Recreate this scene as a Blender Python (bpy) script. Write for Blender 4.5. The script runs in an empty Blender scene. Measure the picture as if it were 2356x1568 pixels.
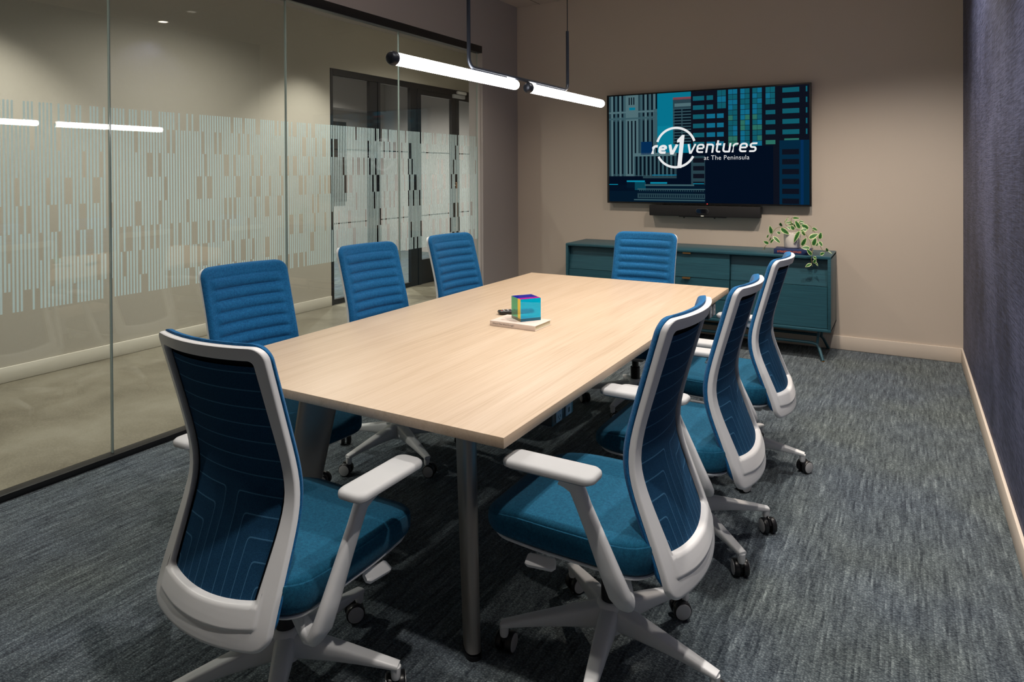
import bpy, bmesh, math, random
from mathutils import Vector, Matrix
random.seed(7)
S = bpy.context.scene
COL = S.collection

# ------------------------------------------------------------------ camera
yaw, pitch, roll = 0.5258, -0.0066, -0.0053
cy_, sy_ = math.cos(yaw), math.sin(yaw)
fwd = Vector((-sy_*math.cos(pitch), cy_*math.cos(pitch), math.sin(pitch)))
rt0 = Vector((cy_, sy_, 0)); up0 = rt0.cross(fwd)
rt = rt0*math.cos(roll) + up0*math.sin(roll)
up = -rt0*math.sin(roll) + up0*math.cos(roll)
cam_d = bpy.data.cameras.new('camera'); cam = bpy.data.objects.new('camera', cam_d); COL.objects.link(cam)
M = Matrix.Identity(4)
for i in range(3):
    M[i][0], M[i][1], M[i][2] = rt[i], up[i], -fwd[i]
M.translation = Vector((0, 0, 1.4009)); cam.matrix_world = M
cam_d.sensor_fit = 'HORIZONTAL'; cam_d.sensor_width = 36
cam_d.lens = 1560.45/2356*36; cam_d.shift_y = -377.66/2356; cam_d.clip_start = .05
S.camera = cam

# ------------------------------------------------------------------ exposure, world, lights
S.view_settings.view_transform = 'Standard'; S.view_settings.look = 'None'
S.view_settings.gamma = 1.0; S.view_settings.use_curve_mapping = False
S.view_settings.exposure = 0.6
W = bpy.data.worlds.new('world'); S.world = W; W.use_nodes = True
W.node_tree.nodes['Background'].inputs[0].default_value = (.85, .92, 1, 1)
W.node_tree.nodes['Background'].inputs[1].default_value = 0.02
CEIL = 3.04
P_DOWN, P_WASH, P_CORR, TUBE_E = 76, 66, 92, 15.5
WARM = (1.0, .85, .70); NEUT = (1.0, .93, .85); CORR = (1.0, .95, .85)
DOWNLIGHTS = [  # x, y, power, colour, cone
    (-2.45, 4.30, P_DOWN*.8, WARM, 122), (-.55, 4.30, P_DOWN*1.75, WARM, 122),
    (-2.60, 2.70, P_DOWN*.26, NEUT, 115), (-.45, 2.75, P_DOWN*1.15, NEUT, 122),
    (-2.60, .80, P_DOWN*.10, NEUT, 115), (-.55, .90, P_DOWN*1.0, NEUT, 122),
    (.12, 4.43, P_WASH, NEUT, 120), (.12, 1.6, P_WASH*.8, NEUT, 120)]
CORRLIGHTS = [(-4.62, 2.05, P_CORR, CORR, 92), (-4.62, 4.85, P_CORR, CORR, 92), (-4.62, 7.6, P_CORR*.4, CORR, 92),
              (-4.1, 3.4, 110, CORR, 150), (-4.1, .7, 110, CORR, 150), (-4.1, 6.3, 110, CORR, 150),  # broad fill lamps added to brighten the corridor evenly
              (-7.0, 5.6, 480, (1, .95, .88), 150), (-7.0, 7.9, 480, (1, .95, .88), 150)]  # unseen lamps put in to brighten the room behind the doors
def spot(x, y, w, c, cone, z):
    l = bpy.data.lights.new('downlight_lamp', 'SPOT'); l.energy = w; l.color = c
    l.spot_size = math.radians(cone); l.spot_blend = .9 if cone > 120 else .6; l.shadow_soft_size = .035
    o = bpy.data.objects.new('downlight_lamp', l); COL.objects.link(o); o.location = (x, y, z)
    return o

# ------------------------------------------------------------------ materials
MATS = {}
def mat(name, col=(.8, .8, .8), rough=.5, metal=0, spec=.5, sheen=0, coat=0):
    m = bpy.data.materials.new(name); m.use_nodes = True; MATS[name] = m
    b = m.node_tree.nodes['Principled BSDF']
    b.inputs['Base Color'].default_value = (*col, 1); b.inputs['Roughness'].default_value = rough
    b.inputs['Metallic'].default_value = metal; b.inputs['Specular IOR Level'].default_value = spec
    b.inputs['Sheen Weight'].default_value = sheen; b.inputs['Coat Weight'].default_value = coat
    return m
class G:
    """tiny node-graph helper"""
    def __init__(s, m): s.m = m; s.nt = m.node_tree; s.b = s.nt.nodes.get('Principled BSDF'); s.out = s.nt.nodes['Material Output']
    def n(s, t, **k):
        o = s.nt.nodes.new(t)
        for a, v in k.items(): setattr(o, a, v)
        return o
    def l(s, a, b): s.nt.links.new(a, b)
    def val(s, sock, v):
        if isinstance(v, (int, float, tuple)): sock.default_value = v
        else: s.l(v, sock)
    def math(s, op, a, b=0.0, c=0.0, clamp=False):
        o = s.n('ShaderNodeMath', operation=op, use_clamp=clamp)
        for i, v in enumerate((a, b, c)): s.val(o.inputs[i], v)
        return o.outputs[0]
    def mix(s, f, a, b):
        o = s.n('ShaderNodeMix', data_type='RGBA'); s.val(o.inputs[0], f); s.val(o.inputs[6], a); s.val(o.inputs[7], b)
        return o.outputs[2]
    def pos(s, scale=(1, 1, 1), kind='Position'):
        g = s.n('ShaderNodeNewGeometry') if kind == 'Position' else s.n('ShaderNodeTexCoord')
        o = s.n('ShaderNodeMapping'); o.inputs['Scale'].default_value = scale
        s.l(g.outputs[kind], o.inputs[0]); return o.outputs[0]
    def noise(s, vec, scale=1, detail=2, rough=.5, dist=0):
        o = s.n('ShaderNodeTexNoise'); s.l(vec, o.inputs['Vector'])
        o.inputs['Scale'].default_value = scale; o.inputs['Detail'].default_value = detail
        o.inputs['Roughness'].default_value = rough; o.inputs['Distortion'].default_value = dist
        return o.outputs['Fac']
    def ramp(s, f, stops):
        o = s.n('ShaderNodeValToRGB'); s.l(f, o.inputs[0]); e = o.color_ramp.elements
        while len(e) < len(stops): e.new(.5)
        for i, (p, c) in enumerate(stops): e[i].position = p; e[i].color = (*c, 1)
        return o.outputs[0]
    def bump(s, h, strength=.3, dist=.002):
        o = s.n('ShaderNodeBump'); o.inputs['Strength'].default_value = strength; o.inputs['Distance'].default_value = dist
        s.l(h, o.inputs['Height']); s.l(o.outputs[0], s.b.inputs['Normal'])
    def base(s, c): s.l(c, s.b.inputs['Base Color'])

# painted walls
def paint(name, col, var=.04):
    m = mat(name, col, .75, spec=.25); g = G(m)
    f = g.noise(g.pos((1, 1, 1)), 260, 3, .6)
    g.bump(f, .12, .0015)
    c2 = tuple(c*(1-var) for c in col)
    g.base(g.mix(g.noise(g.pos((1, 1, 1)), 1.3, 2), (*col, 1), (*c2, 1)))
    return m
PAINT = paint('beige_paint', (.62, .54, .465))
PAINTG = paint('grey_paint', (.40, .37, .365))
PAINTT = paint('trim_paint', (.68, .60, .52))
# corridor wallcovering: faint linen weave
m = mat('linen_wallcovering', (.42, .37, .29), .8, spec=.2); g = G(m); CORRW = m
v1 = g.noise(g.pos((1, 60, 700)), 1, 2, .6); v2 = g.noise(g.pos((1, 700, 30)), 1, 2, .6)
f = g.math('ADD', g.math('MULTIPLY', v1, .5), g.math('MULTIPLY', v2, .5))
g.base(g.mix(f, (.36, .335, .28, 1), (.50, .47, .405, 1))); g.bump(f, .2, .001)
# navy woven wallcovering: broken horizontal slubs with vertical threads
m = mat('navy_woven_wallcovering', (.03, .035, .06),   .6, spec=.4, sheen=0); NAVY = m; g = G(m)
h1 = g.noise(g.pos((1, 9, 140)), 1, 3, .6, .4); h2 = g.noise(g.pos((1, 100, 12)), 1, 3, .6, .3); h3 = g.noise(g.pos((1, 2.2, 1.6)), 1, 2)
sl = g.math('MULTIPLY', g.math('ADD', g.math('MULTIPLY', h1, .6), g.math('MULTIPLY', h2, .45)), g.math('ADD', h3, .55))
g.base(g.ramp(sl, [(.36, (.008, .010, .026)), (.50, (.034, .040, .086)), (.68, (.085, .096, .175))]))
g.bump(sl, .8, .004)
# carpet: tufted loops with long soft streaks running down the room
m = mat('striated_carpet', (.1, .12, .13), .95, spec=.12, sheen=.15); CARPET = m; g = G(m)
sp3 = g.n('ShaderNodeSeparateXYZ'); g.l(g.n('ShaderNodeNewGeometry').outputs['Position'], sp3.inputs[0])
colx = g.math('FLOOR', g.math('MULTIPLY', sp3.outputs[0], 135.0))
cv = g.n('ShaderNodeCombineXYZ'); g.l(g.math('MULTIPLY', colx, 3.37), cv.inputs[0]); g.l(g.math('MULTIPLY', sp3.outputs[1], 7.5), cv.inputs[1])
st = g.noise(cv.outputs[0], 1, 2, .5)
st2 = g.noise(g.pos((38, 2.6, 1)), 1, 3, .6); big = g.noise(g.pos((1, 1, 1)), 1.7, 2)
vo = g.n('ShaderNodeTexVoronoi'); g.l(g.pos((135, 190, 1)), vo.inputs['Vector']); vo.inputs['Scale'].default_value = 1; vo.inputs['Randomness'].default_value = .7
loop = g.math('SUBTRACT', 1.0, g.math('MULTIPLY', vo.outputs['Distance'], 1.25), clamp=True)
fine = g.noise(g.pos((420, 420, 1)), 1, 2, .7)
f = g.math('ADD', g.math('MULTIPLY', st, .50), g.math('MULTIPLY', st2, .26))
f = g.math('ADD', f, g.math('MULTIPLY', g.math('SUBTRACT', loop, .5), .30))
f = g.math('ADD', f, g.math('MULTIPLY', g.math('SUBTRACT', fine, .5), .30))
cool = g.ramp(f, [(.18, (.012, .022, .038)), (.40, (.105, .138, .172)), (.66, (.40, .48, .52))])
warm = g.ramp(f, [(.18, (.014, .024, .030)), (.40, (.120, .150, .155)), (.66, (.42, .50, .49))])
g.base(g.mix(g.math('MULTIPLY', g.math('SUBTRACT', big, .35), 3.0, clamp=True), cool, warm)); g.bump(g.math('ADD', loop, fine), .9, .004)
# polished concrete
m = mat('polished_concrete', (.25, .22, .15), .28, spec=.5); CONC = m; g = G(m)
a = g.noise(g.pos(), 2.2, 6, .62, .4); b2 = g.noise(g.pos(), 85, 4, .75); sp = g.n('ShaderNodeTexVoronoi'); g.l(g.pos(), sp.inputs['Vector']); sp.inputs['Scale'].default_value = 70
c1 = g.ramp(a, [(.3, (.095, .083, .058)), (.5, (.165, .150, .112)), (.72, (.235, .220, .175))])
c2 = g.mix(g.math('MULTIPLY', g.math('LESS_THAN', sp.outputs['Distance'], .13), .55), c1, (.10, .085, .06, 1))
c3 = g.mix(g.math('MULTIPLY', g.math('SUBTRACT', b2, .45), 1.6, clamp=True), c2, (.34, .31, .25, 1))
g.base(c3)
# table laminate, straight oak grain along Y
m = mat('pale_oak_laminate', (.62, .47, .33), .42, spec=.45); OAK = m; g = G(m)
w1 = g.noise(g.pos((22, 1.1, 22)), 1, 4, .6, .35); w2 = g.noise(g.pos((170, 3.2, 170)), 1, 3, .65, .2)
f = g.math('ADD', g.math('MULTIPLY', w1, .5), g.math('MULTIPLY', w2, .5))
g.base(g.ramp(f, [(.32, (.47, .345, .235)), (.48, (.56, .43, .31)), (.64, (.61, .48, .36))]))
g.bump(w2, .08, .0006)
# ceiling tile
m = mat('ceiling_tile', (.58, .50, .44), .9, spec=.1); TILE = m; g = G(m)
sx = g.n('ShaderNodeSeparateXYZ'); g.l(g.n('ShaderNodeNewGeometry').outputs['Position'], sx.inputs[0])
def gridline(c, off, p, w):
    d = g.math('MODULO', g.math('ADD', c, off+100*p), p)
    return g.math('LESS_THAN', d, w)
ln = g.math('MAXIMUM', gridline(sx.outputs[0], 3.094, 1.22, .007), gridline(sx.outputs[1], -.62, 1.22, .007))
g.base(g.mix(ln, (.58, .50, .44, 1), (.06, .05, .045, 1))); g.bump(g.noise(g.pos(), 140, 3, .7), .3, .002)

def glassmat(name, tint=(1, 1, 1), f0=.045, rough=0.0, body=0.0):
    m = bpy.data.materials.new(name); m.use_nodes = True; MATS[name] = m; g = G(m); nt = m.node_tree
    nt.nodes.remove(g.b)
    lw = g.n('ShaderNodeLayerWeight'); lw.inputs[0].default_value = .5
    fr = g.math('ADD', f0, g.math('MULTIPLY', g.math('POWER', lw.outputs['Facing'], 5.0), 1-f0), clamp=True)
    t = g.n('ShaderNodeBsdfTransparent'); t.inputs[0].default_value = (*tint, 1)
    r = g.n('ShaderNodeBsdfGlossy'); r.inputs['Roughness'].default_value = rough
    x = g.n('ShaderNodeMixShader'); g.l(fr, x.inputs[0]); g.l(t.outputs[0], x.inputs[1]); g.l(r.outputs[0], x.inputs[2])
    g.l(x.outputs[0], g.out.inputs[0]); return m
GLASS = glassmat('clear_glass', (.94, .955, .95))
GLASSD = glassmat('door_glass', (.90, .92, .90), .02)
CLEAR = glassmat('clear_acrylic', (.97, .98, .98))
GEDGE = mat('glass_edge', (.30, .38, .36), .15, spec=.8)
# frosted film strip: part transparent, part scattering
m = bpy.data.materials.new('frosted_film'); m.use_nodes = True; g = G(m); m.node_tree.nodes.remove(g.b); FILM = m
d = g.n('ShaderNodeBsdfDiffuse'); d.inputs[0].default_value = (.76, .95, 1.0, 1)
tl = g.n('ShaderNodeBsdfTranslucent'); tl.inputs[0].default_value = (.76, .95, 1.0, 1)
tr = g.n('ShaderNodeBsdfTransparent'); tr.inputs[0].default_value = (.86, .97, 1, 1)
x1 = g.n('ShaderNodeMixShader'); x1.inputs[0].default_value = .5; g.l(d.outputs[0], x1.inputs[1]); g.l(tl.outputs[0], x1.inputs[2])
x2 = g.n('ShaderNodeMixShader'); x2.inputs[0].default_value = .90; g.l(tr.outputs[0], x2.inputs[1]); g.l(x1.outputs[0], x2.inputs[2])
g.l(x2.outputs[0], g.out.inputs[0])

BLACKM = mat('black_aluminium', (.012, .013, .016), .38, metal=.3, spec=.5)
WHITEP = mat('white_plastic', (.80, .81, .83), .36, spec=.45)
PADM = mat('arm_pad_polymer', (.49, .50, .515), .55, spec=.3)
GREYP = mat('grey_plastic', (.40, .41, .43), .45)
BLACKP = mat('black_plastic', (.010, .010, .012), .32, spec=.5)
BLACKF = mat('black_lining', (.006, .007, .010), .9, spec=.1)
CAPG = mat('caster_cap', (.60, .59, .60), .35, metal=.2)
def fabric(name, ca, cb, su=(1, 1, 1), sc=900, bs=.35):
    m = mat(name, cb, .88, spec=.12, sheen=.08); g = G(m)
    v = g.noise(g.pos((1, 1, 1), 'Object'), sc, 2, .6)
    v2 = g.noise(g.pos((1, 1, 1), 'Object'), 130, 3, .6)
    f = g.math('ADD', g.math('MULTIPLY', v, .6), g.math('MULTIPLY', v2, .4))
    g.base(g.ramp(f, [(.38, ca), (.62, cb)])); g.bump(v, bs, .0012); return m
BLUEP = fabric('blue_wool_upholstery', (.006, .078, .215), (.016, .160, .385), sc=520)
BLUES = fabric('teal_blue_seat_fabric', (.005, .058, .120), (.012, .125, .225), sc=620)
# mesh back seen from behind, stitched channel lines
m = mat('stitched_back_fabric', (.01, .05, .12), .85, spec=.1, sheen=.0); BACKF = m; g = G(m)
uv = g.n('ShaderNodeTexCoord'); su = g.n('ShaderNodeSeparateXYZ'); g.l(uv.outputs['UV'], su.inputs[0])
U = g.math('ABSOLUTE', g.math('MULTIPLY', g.math('SUBTRACT', su.outputs[0], .5), 2.0)); Vv = su.outputs[1]   # V holds height in metres
hv = g.math('DIVIDE', g.math('SUBTRACT', .640, Vv), .046)
hu = g.math('DIVIDE', g.math('SUBTRACT', U, .14), .20)
q = g.math('SMOOTH_MIN', hu, hv, .5)
isup = g.math('GREATER_THAN', Vv, .652)
h = g.math('ADD', g.math('MULTIPLY', isup, hv), g.math('MULTIPLY', g.math('SUBTRACT', 1.0, isup), q))
fr = g.math('FRACT', g.math('ADD', h, 100.0)); dd = g.math('MINIMUM', fr, g.math('SUBTRACT', 1.0, fr))
line = g.math('LESS_THAN', dd, .035)
ok = g.math('MAXIMUM', isup, g.math('GREATER_THAN', h, -.5))
line = g.math('MULTIPLY', line, ok)
wv = g.noise(g.pos((1, 1, 1), 'Object'), 900, 2, .6)
bc = g.ramp(wv, [(.38, (.005, .031, .078)), (.62, (.018, .083, .180))])
g.base(g.mix(g.math('MULTIPLY', line, .7), bc, (.07, .21, .38, 1)))
puff = g.math('MULTIPLY', g.math('POWER', g.math('MULTIPLY', dd, 2.0), .5), 1.0)
g.bump(g.math('ADD', puff, g.math('MULTIPLY', wv, .25)), .35, .004)
TEAL = mat('teal_lacquer', (.018, .09, .12), .40, spec=.5); g = G(TEAL)
wv = g.noise(g.pos((3, 40, 190)), 1, 3, .6, .3); g.bump(wv, .25, .0015)
g.base(g.ramp(wv, [(.35, (.014, .066, .096)), (.65, (.022, .098, .134))]))
BRASS = mat('brass', (.55, .30, .12), .35, metal=.9)
ALU = mat('satin_metal', (.40, .375, .35), .38, metal=.6)
def emis(name, col, s):
    m = bpy.data.materials.new(name); m.use_nodes = True; g = G(m); m.node_tree.nodes.remove(g.b)
    e = g.n('ShaderNodeEmission'); e.inputs[0].default_value = (*col, 1); e.inputs[1].default_value = s
    g.l(e.outputs[0], g.out.inputs[0]); return m

# ------------------------------------------------------------------ mesh helpers
class MB:
    def __init__(s): s.v = []; s.f = []; s.mi = []; s.uv = {}
    def add(s, vs, fs, mi=0):
        o = len(s.v); s.v += [tuple(v) for v in vs]; s.f += [tuple(i+o for i in f) for f in fs]; s.mi += [mi]*len(fs); return s
    def box(s, x0, x1, y0, y1, z0, z1, mi=0, bev=0, rot=None, seg=2):
        bm = bmesh.new(); bmesh.ops.create_cube(bm, size=1)
        for v in bm.verts: v.co = Vector(((x0+x1)/2+v.co.x*(x1-x0), (y0+y1)/2+v.co.y*(y1-y0), (z0+z1)/2+v.co.z*(z1-z0)))
        if bev: bmesh.ops.bevel(bm, geom=bm.edges[:], offset=bev, segments=seg, profile=.5, affect='EDGES')
        if rot is not None: bmesh.ops.transform(bm, matrix=rot, verts=bm.verts)
        bm.verts.index_update(); s.add([v.co for v in bm.verts], [[v.index for v in f.verts] for f in bm.faces], mi); bm.free(); return s
    def quad(s, a, b, c, d, mi=0): return s.add([a, b, c, d], [(0, 1, 2, 3)], mi)
    def rings(s, rings, mi=0, cap0=True, cap1=True, closed=True):
        n = len(rings[0]); o = len(s.v); vs = [p for r in rings for p in r]; fs = []
        for i in range(len(rings)-1):
            for j in range(n if closed else n-1):
                k = (j+1) % n; fs.append((i*n+j, i*n+k, (i+1)*n+k, (i+1)*n+j))
        if cap0: fs.append(tuple(reversed(range(n))))
        if cap1: fs.append(tuple((len(rings)-1)*n+j for j in range(n)))
        return s.add(vs, fs, mi)
    def loft(s, path, wh, side=(1, 0, 0), n=12, mi=0, sq=2.0, caps=True):
        """superellipse section (w along side, h along the other) swept along path"""
        R = []; side = Vector(side); P = [Vector(p) for p in path]
        for i, p in enumerate(P):
            t = (P[min(i+1, len(P)-1)]-P[max(i-1, 0)]).normalized()
            a = (side-t*side.dot(t)).normalized(); b = t.cross(a)
            w, h = wh[i] if isinstance(wh, list) else wh
            r = []
            for j in range(n):
                th = 2*math.pi*j/n; c, sn = math.cos(th), math.sin(th)
                r.append(p+a*(w/2*math.copysign(abs(c)**(2/sq), c))+b*(h/2*math.copysign(abs(sn)**(2/sq), sn)))
            R.append(r)
        return s.rings(R, mi, caps, caps)
    def tube(s, path, r, n=12, mi=0):
        P = [Vector(p) for p in path]; t = (P[-1]-P[0]).normalized()
        side = Vector((1, 0, 0)) if abs(t.x) < .8 else Vector((0, 1, 0))
        if len(P) > 2:
            nrm = (P[1]-P[0]).cross(P[-1]-P[-2])
            if nrm.length > 1e-6: side = nrm.normalized()
        return s.loft(P, [(2*q, 2*q) for q in r] if isinstance(r, list) else (2*r, 2*r), side, n, mi)
    def lathe(s, prof, n=32, mi=0, c=(0, 0, 0), axis='z', cap=True):
        R = []
        for r, z in prof:
            ring = []
            for j in range(n):
                a = 2*math.pi*j/n; x, y = r*math.cos(a), r*math.sin(a)
                v = (x, y, z) if axis == 'z' else ((z, x, y) if axis == 'x' else (y, z, x))
                ring.append((c[0]+v[0], c[1]+v[1], c[2]+v[2]))
            R.append(ring)
        return s.rings(R, mi, cap, cap)
    def xf(s, M): s.v = [tuple(M @ Vector(v)) for v in s.v]; return s
    def build(s, name, mats, parent=None, smooth=True, ang=38):
        me = bpy.data.meshes.new(name); me.from_pydata(s.v, [], s.f)
        mats = mats if isinstance(mats, (list, tuple)) else [mats]
        for m in mats: me.materials.append(m)
        me.polygons.foreach_set('material_index', s.mi)
        if s.uv:
            u = me.uv_layers.new(name='UVMap')
            for lp in me.loops: u.data[lp.index].uv = s.uv.get(lp.vertex_index, (0, 0))
        bm = bmesh.new(); bm.from_mesh(me); bmesh.ops.recalc_face_normals(bm, faces=bm.faces); bm.to_mesh(me); bm.free()
        me.polygons.foreach_set('use_smooth', [smooth]*len(me.polygons))
        if smooth: me.set_sharp_from_angle(angle=math.radians(ang))
        me.update()
        o = bpy.data.objects.new(name, me); COL.objects.link(o)
        if parent is not None: o.parent = parent
        return o
def empty(name, loc=(0, 0, 0), rz=0):
    o = bpy.data.objects.new(name, None); COL.objects.link(o); o.location = loc; o.rotation_euler = (0, 0, rz); o.empty_display_size = .1; return o
def tag(o, label, cat, group=None, kind=None):
    o['label'] = label; o['category'] = cat
    if group: o['group'] = group
    if kind: o['kind'] = kind
    return o
def struct(o): o['kind'] = 'structure'; return o
def lerp_tab(tab, z):
    if z <= tab[0][0]: return tab[0][1]
    for (a, va), (b, vb) in zip(tab, tab[1:]):
        if z <= b:
            t = (z-a)/(b-a); return va+(vb-va)*t
    return tab[-1][1]
def smooth_tab(tab, z, w=.03):
    return sum(lerp_tab(tab, z+w*k/3)*wt for k, wt in zip((-3, -2, -1, 0, 1, 2, 3), (.06, .12, .2, .24, .2, .12, .06)))
def text_mb(txt, size, extrude=0.0, shear=0, offset=0, align='LEFT', space=1.0):
    """letters as flat mesh in local XY"""
    cu = bpy.data.curves.new('t', 'FONT'); cu.body = txt; cu.size = size; cu.shear = shear; cu.offset = offset; cu.align_x = align
    cu.space_character = space; cu.resolution_u = 3
    o = bpy.data.objects.new('t', cu); COL.objects.link(o)
    dg = bpy.context.evaluated_depsgraph_get(); me = bpy.data.meshes.new_from_object(o.evaluated_get(dg))
    vs = [v.co.copy() for v in me.vertices]; fs = [tuple(p.vertices) for p in me.polygons]
    bpy.data.objects.remove(o); bpy.data.curves.remove(cu); bpy.data.meshes.remove(me)
    return vs, fs

# ------------------------------------------------------------------ room shell
LW, RW, BW, Y0 = -3.346, .3606, 5.883, -1.6
LG = -3.385                                   # glass plane
KG = LG/-3.3443
XW = -5.259                                   # far corridor wall
FZ0, FZ1, ZS, ZH = [1.4009+(z-1.4009)*KG for z in (.8027, 1.7258, .0301, 2.4802)]
struct(MB().box(LW-.005, RW+.1, Y0, BW+.1, -.06, 0).build('floor', CARPET, smooth=False))
fc = MB().box(XW-.02, LW-.005, Y0, 9.2, -.06, -.0005).build('floor_corridor', CONC, smooth=False); struct(fc)
struct(MB().box(LW-.2, RW+.1, Y0, BW+.1, CEIL, CEIL+.1).build('ceiling', TILE, smooth=False))
struct(MB().box(XW-.1, LW-.2, Y0, 9.2, CEIL, CEIL+.1).build('ceiling_corridor', PAINTG, smooth=False))
struct(MB().box(LW-.16, RW+.12, BW, BW+.12, 0, CEIL).build('wall_back', PAINT, smooth=False))
struct(MB().box(RW, RW+.12, Y0, BW, 0, CEIL).build('wall_right', NAVY, smooth=False))
struct(MB().box(LW-.16, RW+.12, Y0-.12, Y0, 0, CEIL).build('wall_front', PAINT, smooth=False))
JY = 5.237                                    # jamb of the glazed opening
wl = MB().box(LW-.15, LW, JY, BW, 0, CEIL).box(LW-.15, LW, Y0, JY, 2.553, CEIL).box(LW-.15, LW, Y0, -.42, 0, 2.553)
struct(wl.build('wall_left', PAINTG, smooth=False))
BBH = .108
def bb(name, *b):
    o = MB().box(*b, bev=.004).build(name, PAINTT); return struct(o)
bb('baseboard_back', LW+.001, RW-.001, BW-.014, BW-.0005, .0005, BBH)
bb('baseboard_right', RW-.014, RW-.0005, Y0+.001, BW-.015, .0005, BBH)
bb('baseboard_left', LW+.0005, LW+.014, JY+.002, BW-.015, .0005, BBH)
# black glazing channel, head and sill
tr = MB().box(LG-.022, LW-.001, -.42, JY-.001, 2.49, 2.552, bev=.002).build('trim_1', BLACKM); struct(tr)
tr = MB().box(LG-.022, LW+.004, -.42, JY-.001, .0003, .030, bev=.002).build('trim_2', BLACKM); struct(tr)
# glass panes with frosted film strips
JO = [-.42]+[j*KG for j in (.785, 1.8699, 2.9545, 4.0468)]+[JY-.03]
rs = random.Random(11)
ROWB = [FZ1]+[FZ1-.092*KG-.1232*KG*k for k in range(7)]+[FZ0]
pitch_s, ws = .01585, .0088
stripe_y = 1.05
cols_prev = [0]*8
def stripe_cells():
    """which of the 8 cells of one strip are missing"""
    miss = [0]*8
    for k in range(8):
        if k and miss[k-1]: continue
        p = .20+(.16 if cols_prev[k] == 1 else 0)-(.2 if cols_prev[k] == 2 else 0)
        if rs.random() < p: miss[k] = 1 if not cols_prev[k] else 2
    return miss
sy = -.40
strips = []
while sy < JY-.04:
    cols_prev = stripe_cells(); strips.append((sy, list(cols_prev))); sy += pitch_s
for i in range(5):
    y0, y1 = JO[i]+.003, JO[i+1]-.003
    p = MB().box(LG-.006, LG+.006, y0, y1, .029, 2.495, bev=.0008, seg=1)
    p.mi = [0]*len(p.f)
    for k, f in enumerate(p.f):
        vs = [p.v[j] for j in f]
        if max(abs(v[1]-vs[0][1]) for v in vs) < .002: p.mi[k] = 1
    pane = p.build('window_%d' % (i+1), [GLASS, GEDGE], smooth=False); struct(pane)
    fm = MB()
    for y, miss in strips:
        if y < y0 or y+ws > y1: continue
        k = 0
        while k < 8:
            if miss[k]: k += 1; continue
            j = k
            while j < 8 and not miss[j]: j += 1
            za, zb = ROWB[k], ROWB[j]
            fm.quad((LG-.0068, y, zb), (LG-.0068, y+ws, zb), (LG-.0068, y+ws, za), (LG-.0068, y, za)); k = j
    fm.build('frosted_film', FILM, pane, smooth=False)
    if 0 < i:
        MB().box(LG-.0045, LG+.0045, JO[i]-.0025, JO[i]+.0025, .03, 2.49).build('glass_joint', GEDGE, pane, smooth=False)
# corridor wall with storefront opening
SF0, SF1, SFT = 5.24, 8.75, 2.515
cw = MB().box(XW-.12, XW, Y0, SF0, 0, CEIL).box(XW-.12, XW, SF0, SF1, SFT, CEIL).box(XW-.12, XW, SF1, 9.2, 0, CEIL)
struct(cw.build('wall_corridor', CORRW, smooth=False))
struct(MB().box(XW, LW-.15, 9.2, 9.3, 0, CEIL).build('wall_corridor_end', CORRW, smooth=False))
struct(MB().box(XW, LW-.16, Y0-.12, Y0, 0, CEIL).build('wall_corridor_front', CORRW, smooth=False))
struct(MB().box(LW-.15, LW-.03, BW+.12, 9.2, 0, CEIL).build('wall_corridor_right', CORRW, smooth=False))
struct(MB().box(XW+.0005, XW+.013, Y0+.001, SF0-.003, 0, .105, bev=.004).build('baseboard_corridor', paint('corridor_trim', (.60, .57, .49))))
# storefront: frame, three leaves
def frame_box(*b): return b
sfm = MB()
fx0, fx1 = XW-.06, XW+.004
for a in [(5.241, 5.281, 0, SFT-.001), (5.281, 8.749, 2.446, SFT-.001), (5.992, 6.032, 0, 2.446), (6.730, 6.786, 0, 2.446), (7.575, 7.63, 0, 2.446), (8.70, 8.749, 0, 2.446)]:
    sfm.box(fx0, fx1, a[0], a[1], a[2], a[3], bev=.002, seg=1)
sf = sfm.build('door_1', BLACKM, ang=20); struct(sf)
def leaf(y0, y1, stl, str_, top, bot, name, glass_y):
    b = MB()
    if stl: b.box(XW-.05, XW-.004, y0, y0+stl, .004, 2.444, bev=.002, seg=1)
    if str_: b.box(XW-.05, XW-.004, y1-str_, y1, .004, 2.444, bev=.002, seg=1)
    if top: b.box(XW-.05, XW-.004, y0+stl, y1-str_, 2.444-top, 2.444, bev=.002, seg=1)
    b.box(XW-.05, XW-.004, y0+stl, y1-str_, .004, bot, bev=.002, seg=1)
    lf = b.build(name, BLACKM, sf, ang=20)
    MB().box(XW-.032, XW-.024, y0+stl, y1-str_, bot, 2.444-top).build('pane', GLASSD, lf, smooth=False)
    q = MB()
    for zz in (1.657, .860): q.box(XW-.0235, XW-.0225, y0+stl, y1-str_, zz-.006, zz+.006)
    q.build('film_line', BLACKM, lf, smooth=False)
    return lf
leaf(5.283, 5.990, .001, .130, .004, .055, 'door_leaf', None)
leaf(6.034, 6.728, .001, .138, .003, .055, 'side_light', None)
l3 = leaf(6.788, 7.573, .016, .102, .065, .307, 'door_leaf', None)
leaf(7.632, 8.698, .001, .05, .065, .307, 'door_leaf', None)
hd = MB().tube([(XW+.035, 7.50, .62), (XW+.05, 7.50, .64), (XW+.05, 7.50, 1.25), (XW+.035, 7.50, 1.27)], .012)
hd.tube([(XW-.004, 7.50, .66), (XW+.05, 7.50, .66)], .008).tube([(XW-.004, 7.50, 1.23), (XW+.05, 7.50, 1.23)], .008)
hd.build('pull_handle', mat('bronze', (.20, .12, .07), .4, metal=.6), l3)
cl = MB().box(XW+.006, XW+.05, 7.46, 7.72, 2.40, 2.45, bev=.008).box(XW+.01, XW+.055, 7.55, 7.75, 2.456, 2.50, bev=.012, mi=1)
cl.build('door_closer', [GREYP, WHITEP], sf)
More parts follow.
